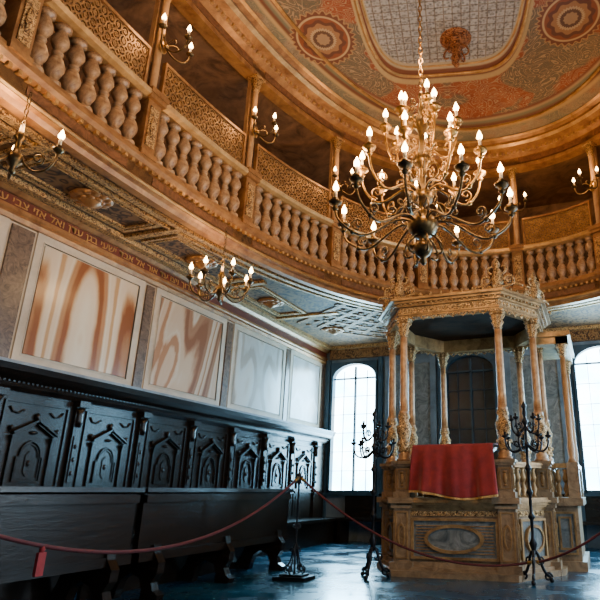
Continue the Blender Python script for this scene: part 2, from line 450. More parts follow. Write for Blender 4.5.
for r,c in((.925,(.6,.4,.18)),(.905,(.18,.05,.02)),(.885,(.2,.2,.13)),(.868,(.55,.38,.2)),(.858,(.22,.05,.02))): col=n.mix(lt(rr,r),col,c)
col=n.mix(lt(rr,.845),col,field)
def med(col,mx,my,R,pet=10):
    dx=n.math('SUBTRACT',ax,mx);dy=n.math('SUBTRACT',ay,my)
    d=n.math('SQRT',n.math('ADD',n.math('MULTIPLY',dx,dx),n.math('MULTIPLY',n.math('MULTIPLY',dy,dy),.8)))
    th=n.math('ARCTAN2',dy,dx);pt=n.math('MULTIPLY',n.math('COSINE',n.math('MULTIPLY',th,float(pet))),.07)
    dp=n.math('MULTIPLY',d,n.math('ADD',pt,n.math('ADD',n.math('MULTIPLY',nf,.12),.94)))
    pt3=n.math('MULTIPLY',n.math('COSINE',n.math('MULTIPLY',th,float(pet*3))),.05);dq=n.math('MULTIPLY',d,n.math('ADD',pt3,n.math('ADD',n.math('MULTIPLY',nf,.12),.94)))
    for dd,r,c in [(dq,1.25,(.5,.28,.12)),(dq,1.18,(.18,.045,.02)),(d,1.05,(.66,.46,.24)),(d,.97,(.3,.07,.02)),(dp,.84,(.14,.035,.02)),(dp,.68,(.42,.2,.08)),(dq,.5,(.6,.42,.24)),(dq,.4,(.12,.05,.03)),(dp,.26,(.45,.28,.15))]:
        col=n.mix(lt(dd,R*r),col,c)
    return col
col=med(col,1.9,2.5,.4)
col=n.mix(lt(c4,1.16),col,(.62,.43,.2));col=n.mix(lt(c4,1.12),col,(.22,.055,.02));col=n.mix(lt(c4,1.05),col,(.6,.46,.28));col=n.mix(lt(c4,1.0),col,cen)
col=n.mix(n.math('MULTIPLY',nf,.32),col,(.16,.1,.055))
n.bump(nf,.08,.01)
CEIL=n.fin(col,.6)
mb=MB();N=120
ring=[E(PER*i/N,-.2)[0] for i in range(N)]
mb.prism([(q.x-CX,q.y-CY) for q in ring],0,.12)
struct(mb.obj('ceiling',CEIL,loc=(CX,CY,ZC)))
struct(MB().bb(XL,XR,YF,YB,8.05,8.15).obj('ceiling_roof',UPW))
mb=MB()
for sx,sy,r_ in((1.26,3.5,.035),(1.18,3.28,.02)):
    pts=[]
    for i in range(120):
        t=2*pi*i/120;c_,s_=math.cos(t),math.sin(t)
        X=sx*math.copysign(abs(c_)**.4,c_);Y=sy*math.copysign(abs(s_)**.4,s_)
        pts.append((CX+PX+X*math.cos(PR)-Y*math.sin(PR),CY+X*math.sin(PR)+Y*math.cos(PR),ZC))
    mb.tube(pts,r_,6,True)
sweep(mb,[(-.85,ZC-.03),(-.8,ZC-.03),(-.8,ZC+.01),(-.85,ZC+.01)],0,PER,140,True)
struct(mb.obj('trim_7',GOLDL))

# ------------------------------------------------------------------ gallery bays
balp=[(.085,0),(.085,.05),(.055,.06),(.045,.09),(.065,.13),(.09,.19),(.093,.24),(.065,.31),(.038,.35),(.054,.365),(.054,.385),(.038,.4),(.06,.45),(.086,.5),(.08,.55),(.048,.62),(.042,.645),(.08,.655),(.08,.7)]
BAL=MB().lathe(balp,seg=14).mesh('baluster',BALU)
for pa,pb in zip(POS[1:-1],POS[2:]):
    s0=pa+.13;s1=pb-.13
    q,T,N=E((s0+s1)/2)
    o=q+Vector((0,0,ZG+.02))
    root=top('balustrade',o,'curved gallery balustrade bay with rose marble balusters and gilt handrail','balustrade','oval gallery balustrade bays')
    mb=MB();mb.M=Matrix.Translation(-o)
    sweep(mb,[(-.09,ZG+.02),(.09,ZG+.02),(.09,ZG+.06),(-.09,ZG+.06)],s0,s1,8);mb.obj('base_rail',GOLD,root)
    mb=MB();mb.M=Matrix.Translation(-o)
    sweep(mb,[(-.08,ZR-.06),(-.13,ZR-.03),(-.15,ZR+.02),(-.12,ZR+.05),(.12,ZR+.05),(.12,ZR-.06)],s0,s1,8);mb.obj('handrail',GOLDL,root)
    nb=8 if s1-s0>1.55 else 7
    for j in range(nb):
        p,_,_=E(s0+(s1-s0)*(j+.5)/nb)
        mk('baluster',BAL,root,(p.x-o.x,p.y-o.y,.04))
    o2=q+Vector((0,0,ZR+.05))
    root=top('lattice_screen',o2,'dull gilt pierced wooden lattice screen on the gallery handrail','screen','gallery lattice screens')
    mb=MB();mb.M=Matrix.Translation(-o2)
    za,zb=ZR+.05,6.08
    for z in (za,zb-.04): sweep(mb,[(-.03,z),(.03,z),(.03,z+.04),(-.03,z+.04)],s0,s1,8)
    for s in (s0,s1-.03): sweep(mb,[(-.03,za),(.03,za),(.03,zb),(-.03,zb)],s,s+.03,1)
    mb.obj('frame',GOLD,root)
    mb=MB();mb.M=Matrix.Translation(-o2)
    nc=13;nr=4;cw=(s1-s0-.06)/nc;ch=(zb-za-.08)/nr
    for a in range(nc):
        for b in range(nr):
            sc_=s0+.03+cw*(a+.5);zc=za+.04+ch*(b+.5)
            for (R,wd) in ((.5,.0095),(.2,.009)):
                n_=10 if R>.3 else 6
                out=[(math.cos(2*pi*t/n_),math.sin(2*pi*t/n_)) for t in range(n_)]
                def mp(u,w,off): 
                    p,_,_=E(sc_+u,off);return (p.x,p.y,zc+w)
                vs=[];fs=[]
                for off in (-.01,.01):
                    for rr_ in (1,0):
                        for (cx_,sx_) in out:
                            vs.append(mp(cx_*(cw*R+(wd if rr_ else -wd)),sx_*(ch*R+(wd if rr_ else -wd)),off))
                for t in range(n_):
                    u=(t+1)%n_
                    fs+=[(t,u,n_+u,n_+t),(2*n_+t,3*n_+t,3*n_+u,2*n_+u),(t,2*n_+t,2*n_+u,u),(n_+t,n_+u,3*n_+u,3*n_+t)]
                mb.add(vs,fs)
            if (a+b)%2==0:
                sweep(mb,[(-.008,zc-.007),(.008,zc-.007),(.008,zc+.007),(-.008,zc+.007)],sc_-cw*.5,sc_+cw*.5,1)
            else:
                sweep(mb,[(-.008,zc-ch*.5),(.008,zc-ch*.5),(.008,zc+ch*.5),(-.008,zc+ch*.5)],sc_-.007,sc_+.007,1)
    mb.obj('pierced_panel',LAT,root)

# gallery columns + sconces
def column_root():
    root=top('gallery_column',(0,0,0),'slender gilt column on a carved pedestal dividing the gallery balustrade','column','gallery columns')
    mb=MB();mb.bb(-.12,.12,-.12,.14,0,.06).bb(-.1,.1,-.09,.13,.06,.74).bb(-.13,.13,-.14,.14,.74,.8).bb(-.14,.14,-.16,.14,.8,.87)
    mb.obj('pedestal',GOLD,root)
    mb=MB();mb.bb(-.065,.065,-.105,-.08,.14,.66);mb.ball((0,-.11,.4),.045,(1,.4,3.2));mb.obj('carved_panel',GOLDC,root)
    mb=MB();mb.lathe([(.075,.87),(.075,.9),(.055,.92),(.06,.95),(.045,.98),(.05,1.2),(.047,2.3),(.042,2.34)],seg=12,mod=lambda t,z:1+.04*math.cos(8*t));mb.bb(-.06,.06,.05,.12,.87,2.58);mb.obj('shaft',TAN,root)
    mb=MB();mb.lathe([(.045,2.32),(.055,2.35),(.05,2.38),(.075,2.46),(.06,2.48),(.1,2.54)],seg=16,mod=lambda t,z:1+.1*math.cos(8*t));mb.bb(-.1,.1,-.1,.1,2.54,2.58);mb.obj('capital',GOLDC,root)
    return root
def flame_mesh(h=.1,r=.02):
    return MB().lathe([(r*.25,0),(r*.9,h*.15),(r,h*.35),(r*.6,h*.65),(.001,h)],seg=8).mesh('flame',FLAME)
FL=flame_mesh(.1,.027)
CN=MB().lathe([(.014,0),(.014,.065)],seg=8).mesh('candle',CANDLE)
def candle(parent,loc):
    c=mk('candle',CN,parent,loc);mk('flame',FL,c,(0,0,.065));return c
def spiral(cx,cz,r0,r1,a0,turns,n=14):
    return [(cx+(r0+(r1-r0)*i/n)*math.cos(a0+turns*2*pi*i/n),0,cz+(r0+(r1-r0)*i/n)*math.sin(a0+turns*2*pi*i/n)) for i in range(n+1)]
def bez(p0,p1,p2,p3,n=10):
    out=[]
    for i in range(n+1):
        t=i/n;u=1-t
        out.append(tuple(u**3*p0[k]+3*u*u*t*p1[k]+3*u*t*t*p2[k]+t**3*p3[k] for k in range(3)))
    return out
def plight(parent,loc,power,col=(1,.6,.27),r=.08):
    l=bpy.data.lights.new('lamp_light','POINT');l.energy=power;l.color=col;l.shadow_soft_size=r
    o=bpy.data.objects.new('candle_glow',l);COL.objects.link(o);o.location=loc
    if parent:o.parent=parent
    return o
proto=None;cols=[]
for s in POS[1:]:
    q,T,N=E(s);rz=math.atan2(T.y,T.x)
    loc=(q.x,q.y,ZG+.02)
    if proto is None: proto=column_root();proto.location=loc;proto.rotation_euler=(0,0,rz)
    else: copy_thing(proto,loc,rz)
    cols.append((q,N,rz))
def sconce_root():
    root=top('wall_sconce',(0,0,0),'bronze candle sconce with three lit candles on a gallery column','sconce','candle sconces on the gallery columns')
    mb=MB();mb.ball((0,-.01,0),.07,(1,.3,1.6));mb.ball((0,-.05,-.02),.035);mb.obj('backplate',BRASS,root)
    for an in (-55,0,55):
        a=math.radians(an);dx,dy=math.sin(a),-math.cos(a)
        L=.3 if an else .34
        mb=MB();pts=bez((0,-.03,0),(dx*.12,dy*.12-.03,-.2),(dx*L,dy*L-.03,-.2),(dx*L,dy*L-.03,.02))
        mb.tube(pts,.012,6);mb.tube(bez((0,-.03,-.02),(dx*.1,dy*.1-.03,.1),(dx*.2,dy*.2-.03,.06),(dx*.15,dy*.15-.03,-.02)),.008,5)
        mb.lathe([(.015,0),(.045,.025),(.05,.035),(.02,.04),(.022,.06)],c=(dx*L,dy*L-.03,.0),seg=10)
        mb.obj('arm',DBRASS,root)
        candle(root,(dx*L,dy*L-.03,.06))
    plight(root,(0,-.32,.25),17)
    return root
sproto=None
for i,(q,N,rz) in enumerate(cols[1:]):
    p=q-N*.06;loc=(p.x,p.y,6.2 if i<5 else 6.3)
    if sproto is None: sproto=sconce_root();sproto.location=loc;sproto.rotation_euler=(0,0,rz)
    else: copy_thing(sproto,loc,rz)

# ------------------------------------------------------------------ left wall dressing
wy=[(.3,.15),(2.25,.15),(4.25,.17),(6.3,.11),(8.3,.11),(10.4,.1),(12.08,.08)]
ZP0,ZP1=2.34,3.88
for i in range(6):
    y0,y1=wy[i][0]+wy[i][1]+.01,wy[i+1][0]-wy[i+1][1]-.01
    yc=(y0+y1)/2;hw=(y1-y0)/2;hz=(ZP1-ZP0)/2
    root=top('marble_panel',(XL,yc,(ZP0+ZP1)/2),['cream wall panel of book-matched brown-veined marble','cream wall panel of book-matched brown-veined marble','cream wall panel with flowing rust and tan onyx veins','wall panel of swirling reddish-brown onyx marble','pale wall panel of cloudy grey-white marble','pale wall panel of cloudy blue-white marble'][i],'wall panel','marble wall panels')
    m=.12
    MB().bb(0,.018,-hw+m,hw-m,-hz+m,hz-m).obj('marble_slab',MAR[[0,1,0,1,2,3][i]],root)
    mb=MB()
    f=lambda v:(v[2],v[0],v[1])
    o_=[(-hw,-hz),(hw,-hz),(hw,hz),(-hw,hz)];a=m-.02;i_=[(-hw+a,-hz+a),(hw-a,-hz+a),(hw-a,hz-a),(-hw+a,hz-a)]
    mb.ringplate(o_,i_,0,.02,f)
    b=m-.032;i2=[(-hw+b,-hz+b),(hw-b,-hz+b),(hw-b,hz-b),(-hw+b,hz-b)]
    mb.ringplate(i2,i_,.0,.026,f)
    mb.obj('stone_frame',STONE,root)
mb=MB()
for y,h in wy: mb.bb(XL,XL+.025,y-h+.03,y+h-.03,ZP0+.03,ZP1-.03)
struct(mb.obj('trim_8',MSTRIP))
mb=MB();prof=[(0,3.88),(.05,3.88),(.07,3.93),(.04,3.97),(.06,3.99),(.06,4.03),(0,4.03)];prof2=[(0,4.16),(.07,4.16),(.12,4.2),(.16,4.22),(.16,ZS),(0,ZS)]
for p in (prof,prof2):
    m_=len(p);vs=[(XL+a,YF,z) for a,z in p]+[(XL+a,YB,z) for a,z in p]
    fs=[tuple(range(m_)),tuple(range(2*m_-1,m_-1,-1))]+[(i,(i+1)%m_,m_+(i+1)%m_,m_+i) for i in range(m_)]
    mb.add(vs,fs)
struct(mb.obj('trim_9',GOLD))
struct(MB().bb(XL,XL+.03,YF,YB,4.03,4.16).obj('trim_10',STRIP))
txt='האדר ארוך ויצו עד אור אל אבד ישעי בגן עדן ואל אזי צבי עד דור ודור הללו'
cu=bpy.data.curves.new('inscription','FONT');cu.body=txt[::-1];cu.size=.128;cu.extrude=.004
to=bpy.data.objects.new('tmp',cu);COL.objects.link(to)
dg=bpy.context.evaluated_depsgraph_get();me=bpy.data.meshes.new_from_object(to.evaluated_get(dg));bpy.data.objects.remove(to)
me.materials.clear();me.materials.append(LETT)
ins=mk('inscription',me,None,(XL+.033,2.9,4.06));ins.rotation_euler=(pi/2,0,pi/2)
xm=max([v.co.x for v in me.vertices] or [1]);ins.scale=(4.7/xm,1,1)
ins['label']='gilt Hebrew inscription on the red frieze above marble panels';ins['category']='inscription'

# soffit rosettes
def rosette(mb,R,depth):
    for ring_,n_,z in ((1.0,12,0),(.62,8,-.35)):
        for i in range(n_):
            a=2*pi*i/n_
            mb.ball((R*ring_*.72*math.cos(a),R*ring_*.72*math.sin(a),z*depth),R*.24*ring_+.01,(1,1,.5),8)
    mb.lathe([(R*.9,.02),(R,.0),(R*.85,-.02),(R*.5,-.03),(R*.45,-depth*.6),(R*.2,-depth),(.001,-depth*1.2)],seg=16)
rp=None
for (x,y) in [(-5.3,4.5),(-5.3,2.45),(-5.3,6.55),(-5.3,8.55),(-5.0,10.6),(2.8,8.5)]:
    if rp is None:
        rp=top('soffit_rosette',(x,y,ZS-.02),'round carved gilt rosette under the gallery soffit','rosette','gilt soffit rosettes')
        mb=MB();rosette(mb,.24,.1);mb.obj('carving',GOLD,rp)
    else: copy_thing(rp,(x,y,ZS-.02))
REDG=carved('red_brown_carving',(.06,.012,.004),(.25,.07,.02),(.5,.2,.07),20)
root=top('ceiling_boss',(-1.44,7.1,ZC),'red-brown foliate boss hanging from the painted ceiling','ceiling ornament')
mb=MB();rosette(mb,.25,.16);mb.obj('rosette',REDG,root)
mb=MB();mb.lathe([(.03,0),(.05,-.12),(.1,-.2),(.06,-.3),(.09,-.36),(.03,-.44),(.05,-.5),(.001,-.56)],seg=12)
for k in range(6):
    mb.M=Matrix.Rotation(k*pi/3,4,'Z');mb.tube(bez((.03,0,-.1),(.2,0,-.14),(.26,0,-.36),(.12,0,-.34),7),.016,5)
mb.obj('pendant',REDG,root)

# ------------------------------------------------------------------ wainscot with wall bench
WS=top('wainscot',(XL+.01,6.2,0),'dark carved walnut wainscot with pedimented niches and wall bench','wainscot')
yA,yB=-.5-6.2,YB-.05-6.2
MB().bb(0,.12,yA,yB,.0,2.2).obj('back_board',DARKW,WS)
mb=MB();p=[(.1,2.02),(.15,2.02),(.18,2.06),(.2,2.11),(.27,2.15),(.33,2.2),(.35,2.26),(.1,2.26)]
m_=len(p);mb.add([(a,yA,z) for a,z in p]+[(a,yB,z) for a,z in p],[tuple(range(m_)),tuple(range(2*m_-1,m_-1,-1))]+[(i,(i+1)%m_,m_+(i+1)%m_,m_+i) for i in range(m_)])
y=yA
while y<yB-.08: mb.box((.19,y+.03,2.11),(.04,.024,.026));y+=.055
mb.obj('cornice',DARKW,WS)
MB().bb(.1,.36,yA,yB,2.26,2.29).obj('ledge',nmat('window_lit_ledge',(.12,.13,.15),(.26,.28,.3),4,.4),WS)  # pale grey puts the window light on the ledge top into its colour
MB().bb(.12,.62,yA,yB,.42,.48).bb(.12,.56,yA,yB,.0,.42).obj('bench_seat',DARKW,WS)
def niche():
    mb=MB();f=lambda v:(v[2],v[0],v[1])
    mb.bb(.12,.14,-.36,.36,.55,.98)
    mb.bb(.14,.15,-.28,.28,.62,.92)
    # rectangular field with the small pedimented frame inside
    mb.ringplate([(-.4,1.04),(.4,1.04),(.4,1.93),(-.4,1.93)],[(-.38,1.06),(.38,1.06),(.38,1.91),(-.38,1.91)],.12,.14,f)
    for s in(-1,1):
        mb.bb(.12,.15,s*.24-.015,s*.24+.015,1.06,1.56)
        mb.bb(.12,.175,s*.24-.03,s*.24+.03,1.54,1.57);mb.bb(.12,.165,s*.24-.024,s*.24+.024,1.51,1.54)
        R=Matrix.Rotation(-s*math.radians(28),3,'X')
        mb.box((.155,s*.14,1.665),(.07,.3,.018),R)
        mb.box((.142,s*.13,1.642),(.045,.26,.012),R)
        mb.ball((.14,s*.28,1.64),.022,(1,1,1.5),8)
        mb.tube([(.13,s*.16,1.84),(.13,s*.22,1.8),(.13,s*.29,1.81),(.13,s*.33,1.86)],.011,5)
    mb.bb(.12,.175,-.36,.36,.98,1.0);mb.bb(.12,.155,-.34,.34,1.0,1.02)
    mb.ball((.14,0,1.78),.028,(1,1,1.6),8);mb.ball((.13,0,1.61),.028,(1,1.8,.7),8)
    o_=[(-.16,1.1),(.16,1.1),(.16,1.36),(.13,1.36),(.115,1.44),(.07,1.5),(0,1.53),(-.07,1.5),(-.115,1.44),(-.13,1.36),(-.16,1.36)]
    for sc1,sc2,h in((1,.94,.145),(.86,.81,.135)):
        mb.ringplate([(x*sc1,1.3+(z-1.3)*sc1) for x,z in o_],[(x*sc2,1.3+(z-1.3)*sc2) for x,z in o_],.12,h,f)
    mb.prism([(-.04,1.2),(.0,1.15),(.04,1.2),(.04,1.37),(0,1.42),(-.04,1.37)],.12,.132,f)
    mb.ball((.128,0,1.29),.024,(1,1,1.6),8)
    return mb.mesh('niche',DARKW)
def pil():
    mb=MB();mb.bb(.12,.165,-.055,.055,.5,2.0);mb.bb(.12,.19,-.07,.07,.96,1.01);mb.bb(.165,.178,-.03,.03,1.1,1.62)
    mb.lathe([(.04,0),(.052,.08),(.043,.14),(.065,.22)],c=(.155,0,1.72),seg=8)
    for z_ in (1.2,1.35,1.5): mb.ball((.178,0,z_),.018,(1,1,1.8),6)
    mb.bb(.12,.23,-.075,.075,1.95,2.02)
    return mb.mesh('pilaster',DARKW)
NM,PM=niche(),pil()
for k in range(11):
    y=.58+1.05*k
    mk('niche',NM,WS,(0,y-6.2,0));mk('pilaster',PM,WS,(0,y+.525-6.2,0))
BW=top('wall_bench',(-3.3,YB,0),'low dark wooden bench and dado beneath the arched windows','bench')
MB().bb(-2.0,6.9,-.5,-.0,.42,.48).bb(-2.0,6.9,-.06,0,.48,.94).bb(-2.0,6.9,-.1,0,.92,.96).obj('seat',DARKW,BW)
lg=MB().bb(0,.08,-.46,0,0,.42).mesh('leg',DARKW)
for k in range(9): mk('leg',lg,BW,(-2+k*1.1,0,0))
for (x0,x1) in [(-4.4,-3.2),(-1.7,-.45),(1.0,2.05)]:
    xc=(x0+x1)/2;hw=(x1-x0)/2
    root=top('marble_panel',(xc,YB,2.4),'grey veined marble panel between arched windows','wall panel','grey marble panels between windows')
    MB().bb(-hw+.12,hw-.12,-.03,0,-1.2,1.4).obj('marble_slab',GREY,root)
    f=lambda v:(v[0],-v[2],v[1])
    o_=[(-hw,-1.35),(hw,-1.35),(hw,1.5),(-hw,1.5)];i_=[(-hw+.14,-1.21),(hw-.14,-1.21),(hw-.14,1.36),(-hw+.14,1.36)]
    MB().ringplate(o_,i_,0,.06,f).obj('stone_frame',STONEG,root)
mb=MB()
for x in WX:
    for s in(-1,1): mb.bb(x+s*.66-.05,x+s*.66+.05,YB-.08,YB,.0,3.97)
struct(mb.obj('trim_11',WFRAME))
struct(MB().bb(XL+.16,XR,YB-.1,YB,3.98,4.2).obj('trim_12',GOLDD))

# ------------------------------------------------------------------ pews
def desk(y0,y1,x,label):
    L=y1-y0;root=top('pew',(x,(y0+y1)/2,0),label,'pew','dark carved pews')
    h=L/2
    MB().bb(-.03,.03,-h,h,.36,.98).obj('back_panel',DARKW,root)
    mb=MB();mb.box((-.08,0,1.0),(.34,L+.06,.04),Matrix.Rotation(math.radians(-6),3,'Y'));mb.bb(.02,.07,-h,h,.9,.97);mb.bb(.02,.06,-h,h,.36,.44);mb.obj('top_rail',DARKW,root)
    MB().bb(-.62,-.14,-h,h,.4,.45).bb(-.62,-.58,-h,h,.0,.4).obj('seat',DARKW,root)
    sil=[(.14,0),(.16,.05),(.09,.09),(.06,.16),(.12,.24),(.13,.34),(.07,.42),(.05,.5),(-.05,.5),(-.1,.44),(-.5,.42),(-.52,.36),(-.44,.28),(-.48,.18),(-.56,.08),(-.56,0),(-.36,0),(-.34,.08),(-.3,.18),(-.2,.24),(-.08,.2),(-.04,.1),(-.05,0)]
    me=MB().prism(sil,-.05,.05,lambda v:(v[0],v[2],v[1])).mesh('leg',DARKW)
    for yy in (-h+.25,0,h-.25): mk('leg',me,root,(0,yy,0))
    return root
desk(4.85,7.75,-4.3,'long dark walnut pew with scroll legs beside the roped aisle')
desk(1.7,4.75,-4.3,'long dark walnut pew with scroll legs near the wainscot')

# ------------------------------------------------------------------ bimah
BX,BY=-1.79,8.75
B=top('bimah',(BX,BY,0),'octagonal weathered gilt wooden pulpit with columned canopy','pulpit')
HW,HF,HY,HD=1.08,.68,.5,1.15
OCT=[(-HF,-HD),(HF,-HD),(HW,-HY),(HW,HY),(HF,HD),(-HF,HD),(-HW,HY),(-HW,-HY)]
def offp(poly,d):
    out=[];n_=len(poly)
    for i in range(n_):
        a=Vector(poly[i-1]);b=Vector(poly[i]);c=Vector(poly[(i+1)%n_])
        e1=(b-a).normalized();e2=(c-b).normalized()
        n1=Vector((e1.y,-e1.x));n2=Vector((e2.y,-e2.x));m=(n1+n2).normalized()
        out.append(tuple(b+m*(d/max(m.dot(n1),.3))))
    return out
BASE=nmat('grey_tan_painted_panelling',(.14,.09,.048),(.42,.3,.18),6,.42,0,.1,dist=1.5)
mb=MB();mb.prism(offp(OCT,.2),0,.07);mb.prism(offp(OCT,.14),.07,.11);mb.prism(offp(OCT,.1),.11,.17);mb.obj('plinth',BASE,B)
MB().prism(offp(OCT,.05),.15,.8).obj('base_body',BASE,B)
mb=MB()
for d,z0,z1 in((.07,.78,.81),(.1,.81,.84),(.14,.84,.87),(.17,.87,.9),(.14,.9,.93)): mb.prism(offp(OCT,d),z0,z1)
mb.obj('base_cornice',WGOLD,B)
OF=offp(OCT,.05)
for i in range(8):
    a=Vector(OF[i]);b=Vector(OF[(i+1)%8])
    pan=MB();gp=MB();cv=MB()
    mid=(a+b)/2;L=(b-a).length;e=(b-a).normalized();nn=Vector((e.y,-e.x))
    Mx=Matrix(((e.x,nn.x,0,mid.x),(e.y,nn.y,0,mid.y),(0,0,1,0),(0,0,0,1)))
    f=lambda v:(v[0],v[2],v[1])
    pan.M=Mx;gp.M=Mx;cv.M=Mx
    hw=L/2-.15
    pan.ringplate([(-hw,.2),(hw,.2),(hw,.68),(-hw,.68)],[(-hw+.03,.23),(hw-.03,.23),(hw-.03,.65),(-hw+.03,.65)],0,.045,f)
    gp.bb(-hw+.03,hw-.03,0,.015,.23,.65)
    if L>.9:
        z=.27
        while z<.62: pan.bb(-hw+.06,hw-.06,.01,.028,z,z+.012);z+=.035
    rx=min(hw-.08,.38)
    el=[(rx*math.cos(2*pi*k/32),.44+.17*math.sin(2*pi*k/32)) for k in range(32)];el2=[(x*.88,.44+(z-.44)*.78) for x,z in el]
    pan.ringplate(el,el2,.01,.065,f)
    gp.prism([(x*.9,.44+(z-.44)*.82) for x,z in el],.01,.045,f)
    cv.bb(-hw,hw,.0,.02,.71,.77)
    nq=max(2,int(hw*2/.1))
    for q_ in range(nq):
        xx=-hw+(q_+.5)*2*hw/nq;cv.ball((xx,.02,.74),.018,(1.7,.6,1),8)
    gp.obj('marbled_panel',GREY,B);pan.obj('panel_moulding',WGOLD,B);cv.obj('carved_frieze',WGOLDC,B)
PEDM=MB();PEDM.bb(-.15,.15,-.15,.15,.0,.16).bb(-.11,.11,-.11,.11,.16,.8).bb(-.14,.14,-.14,.14,.8,.86).bb(-.17,.17,-.17,.17,.86,.93)
PEDM.bb(-.09,.09,-.09,.09,.93,1.32).bb(-.12,.12,-.12,.12,1.32,1.35).bb(-.14,.14,-.14,.14,1.35,1.39).bb(-.115,.115,-.115,.115,.93,1.0)
PEDM=PEDM.mesh('pedestal',BASE)
PC=MB()
for k in range(4):
    PC.M=Matrix.Rotation(pi/2*k,4,'Z')
    PC.ringplate([(-.07,1.03),(.07,1.03),(.07,1.29),(-.07,1.29)],[(-.055,1.045),(.055,1.045),(.055,1.275),(-.055,1.275)],.09,.105,lambda v:(v[0],-v[2],v[1]))
    PC.ball((0,-.095,1.16),.03,(1,.6,2.4),8);PC.ball((0,-.095,1.24),.018,(1.6,.6,1),6);PC.ball((0,-.095,1.08),.018,(1.6,.6,1),6)
    PC.ringplate([(-.085,.2),(.085,.2),(.085,.76),(-.085,.76)],[(-.07,.215),(.07,.215),(.07,.745),(-.07,.745)],.11,.122,lambda v:(v[0],-v[2],v[1]))
    el=[(.05*math.cos(2*pi*t/16),.47+.15*math.sin(2*pi*t/16)) for t in range(16)]
    PC.ringplate(el,[(x*.68,.47+(z-.47)*.8) for x,z in el],.11,.13,lambda v:(v[0],-v[2],v[1]))
PC=PC.mesh('pedestal_carving',WGOLD)
SH=MB()
prof=[(.1,1.39),(.1,1.42),(.08,1.44),(.09,1.47),(.065,1.5),(.065,2.02),(.072,2.04),(.056,2.07)]
SH.lathe(prof+[(.055-.008*k/6,2.07+1.06*k/6) for k in range(7)],seg=24,mod=lambda t,z:1+(.07*math.cos(8*t) if z>2.06 else 0))
SH=SH.mesh('shaft',nmat('rose_gilt_shaft',(.24,.11,.045),(.6,.37,.19),8,.4,.15,.1))
CA=MB()
CA.lathe([(.06,1.5),(.082,1.53),(.072,1.56),(.09,1.62),(.066,1.67),(.08,1.71),(.094,1.78),(.096,1.85),(.072,1.9),(.066,1.94),(.08,1.98),(.062,2.03)],seg=36,mod=lambda t,z:1+.13*math.sin(6*t+z*34))
for z_ in (1.62,1.82):
    for k in range(6): CA.ball((.086*math.cos(k*1.047),.086*math.sin(k*1.047),z_),.02,(1,1,1.6),6)
CA=CA.mesh('carved_drum',WGOLDC)
CP=MB();CP.lathe([(.045,3.12),(.062,3.14),(.052,3.16),(.08,3.22),(.06,3.24),(.094,3.3),(.07,3.31),(.105,3.36)],seg=32,mod=lambda t,z:1+.12*math.cos(8*t))
for s in(-1,1):
    for t in(-1,1): CP.ball((s*.075,t*.075,3.33),.025)
CP.bb(-.1,.1,-.1,.1,3.36,3.39)
CP=CP.mesh('capital',WGOLDC)
for i,(x,y) in enumerate(OCT):
    mk('pedestal',PEDM,B,(x,y,0));mk('pedestal_carving',PC,B,(x,y,0));mk('shaft',SH,B,(x,y,0));mk('carved_drum',CA,B,(x,y,0));mk('capital',CP,B,(x,y,0))
bp=[(.04,0),(.025,.03),(.045,.1),(.02,.17),(.03,.19),(.045,.24),(.022,.32),(.04,.36)]
SB=MB().lathe(bp,seg=10).mesh('baluster',WGOLD)
for i in range(8):
    a=Vector(OCT[i]);b=Vector(OCT[(i+1)%8]);L=(b-a).length;e=(b-a).normalized()
    if i==4: continue
    R=Matrix.Rotation(math.atan2(e.y,e.x),3,'Z');m=(a+b)/2
    rail=MB();rail.box((m.x,m.y,1.32),(L-.2,.12,.04),R);rail.box((m.x,m.y,1.35),(L-.2,.17,.03),R);rail.obj('parapet_rail',WGOLD,B)
    n_=max(3,int((L-.25)/.12))
    for k in range(n_):
        p=a+e*(.16+(L-.32)*(k+.5)/n_);mk('baluster',SB,B,(p.x,p.y,.94))
mb=MB()
for d0,d1,z0,z1 in((.08,-.08,3.39,3.42),(.1,-.08,3.42,3.44),(.07,-.08,3.44,3.54),(.12,-.08,3.54,3.56),(.17,-.08,3.58,3.61),(.22,-.08,3.61,3.64),(.19,-.08,3.64,3.66),(.12,-.08,3.56,3.58)):
    mb.ringplate(offp(OCT,d0),offp(OCT,d1),z0,z1)
mb.obj('entablature',WGOLD,B)
mb=MB()
mb.ringplate(offp(OCT,.074),offp(OCT,.06),3.45,3.53)
for i in range(8):
    a=Vector(offp(OCT,.075)[i]);b=Vector(offp(OCT,.075)[(i+1)%8]);L=(b-a).length;e=(b-a).normalized();R=Matrix.Rotation(math.atan2(e.y,e.x),3,'Z')
    n_=int(L/.075)
    for k in range(n_):
        p=a+e*(L*(k+.5)/n_);mb.ball((p.x,p.y,3.49),.02,(1,.7,1.4),6)
        mb.box((p.x,p.y,3.57),(.03,.16,.022),R);mb.ball((p.x,p.y,3.385),.02,(1,.5,1.6),6)
    a2=Vector(offp(OCT,.15)[i]);b2=Vector(offp(OCT,.15)[(i+1)%8]);L2=(b2-a2).length;n2=int(L2/.14)
    for k in range(n2):
        p=a2+e*(L2*(k+.5)/n2);mb.ball((p.x,p.y,3.69),.022,(1,.6,1.7),6)
        p=a+e*(L*(k+.5)/n2);w_=L/n2/2
        mb.tube([(p.x-e.x*w_,p.y-e.y*w_,3.4),(p.x,p.y,3.34),(p.x+e.x*w_,p.y+e.y*w_,3.4)],.012,5)
mb.obj('carved_cornice_ornament',WGOLDC,B)
MB().prism(offp(OCT,.0),3.6,3.65).obj('canopy_soffit',CANOPY,B)
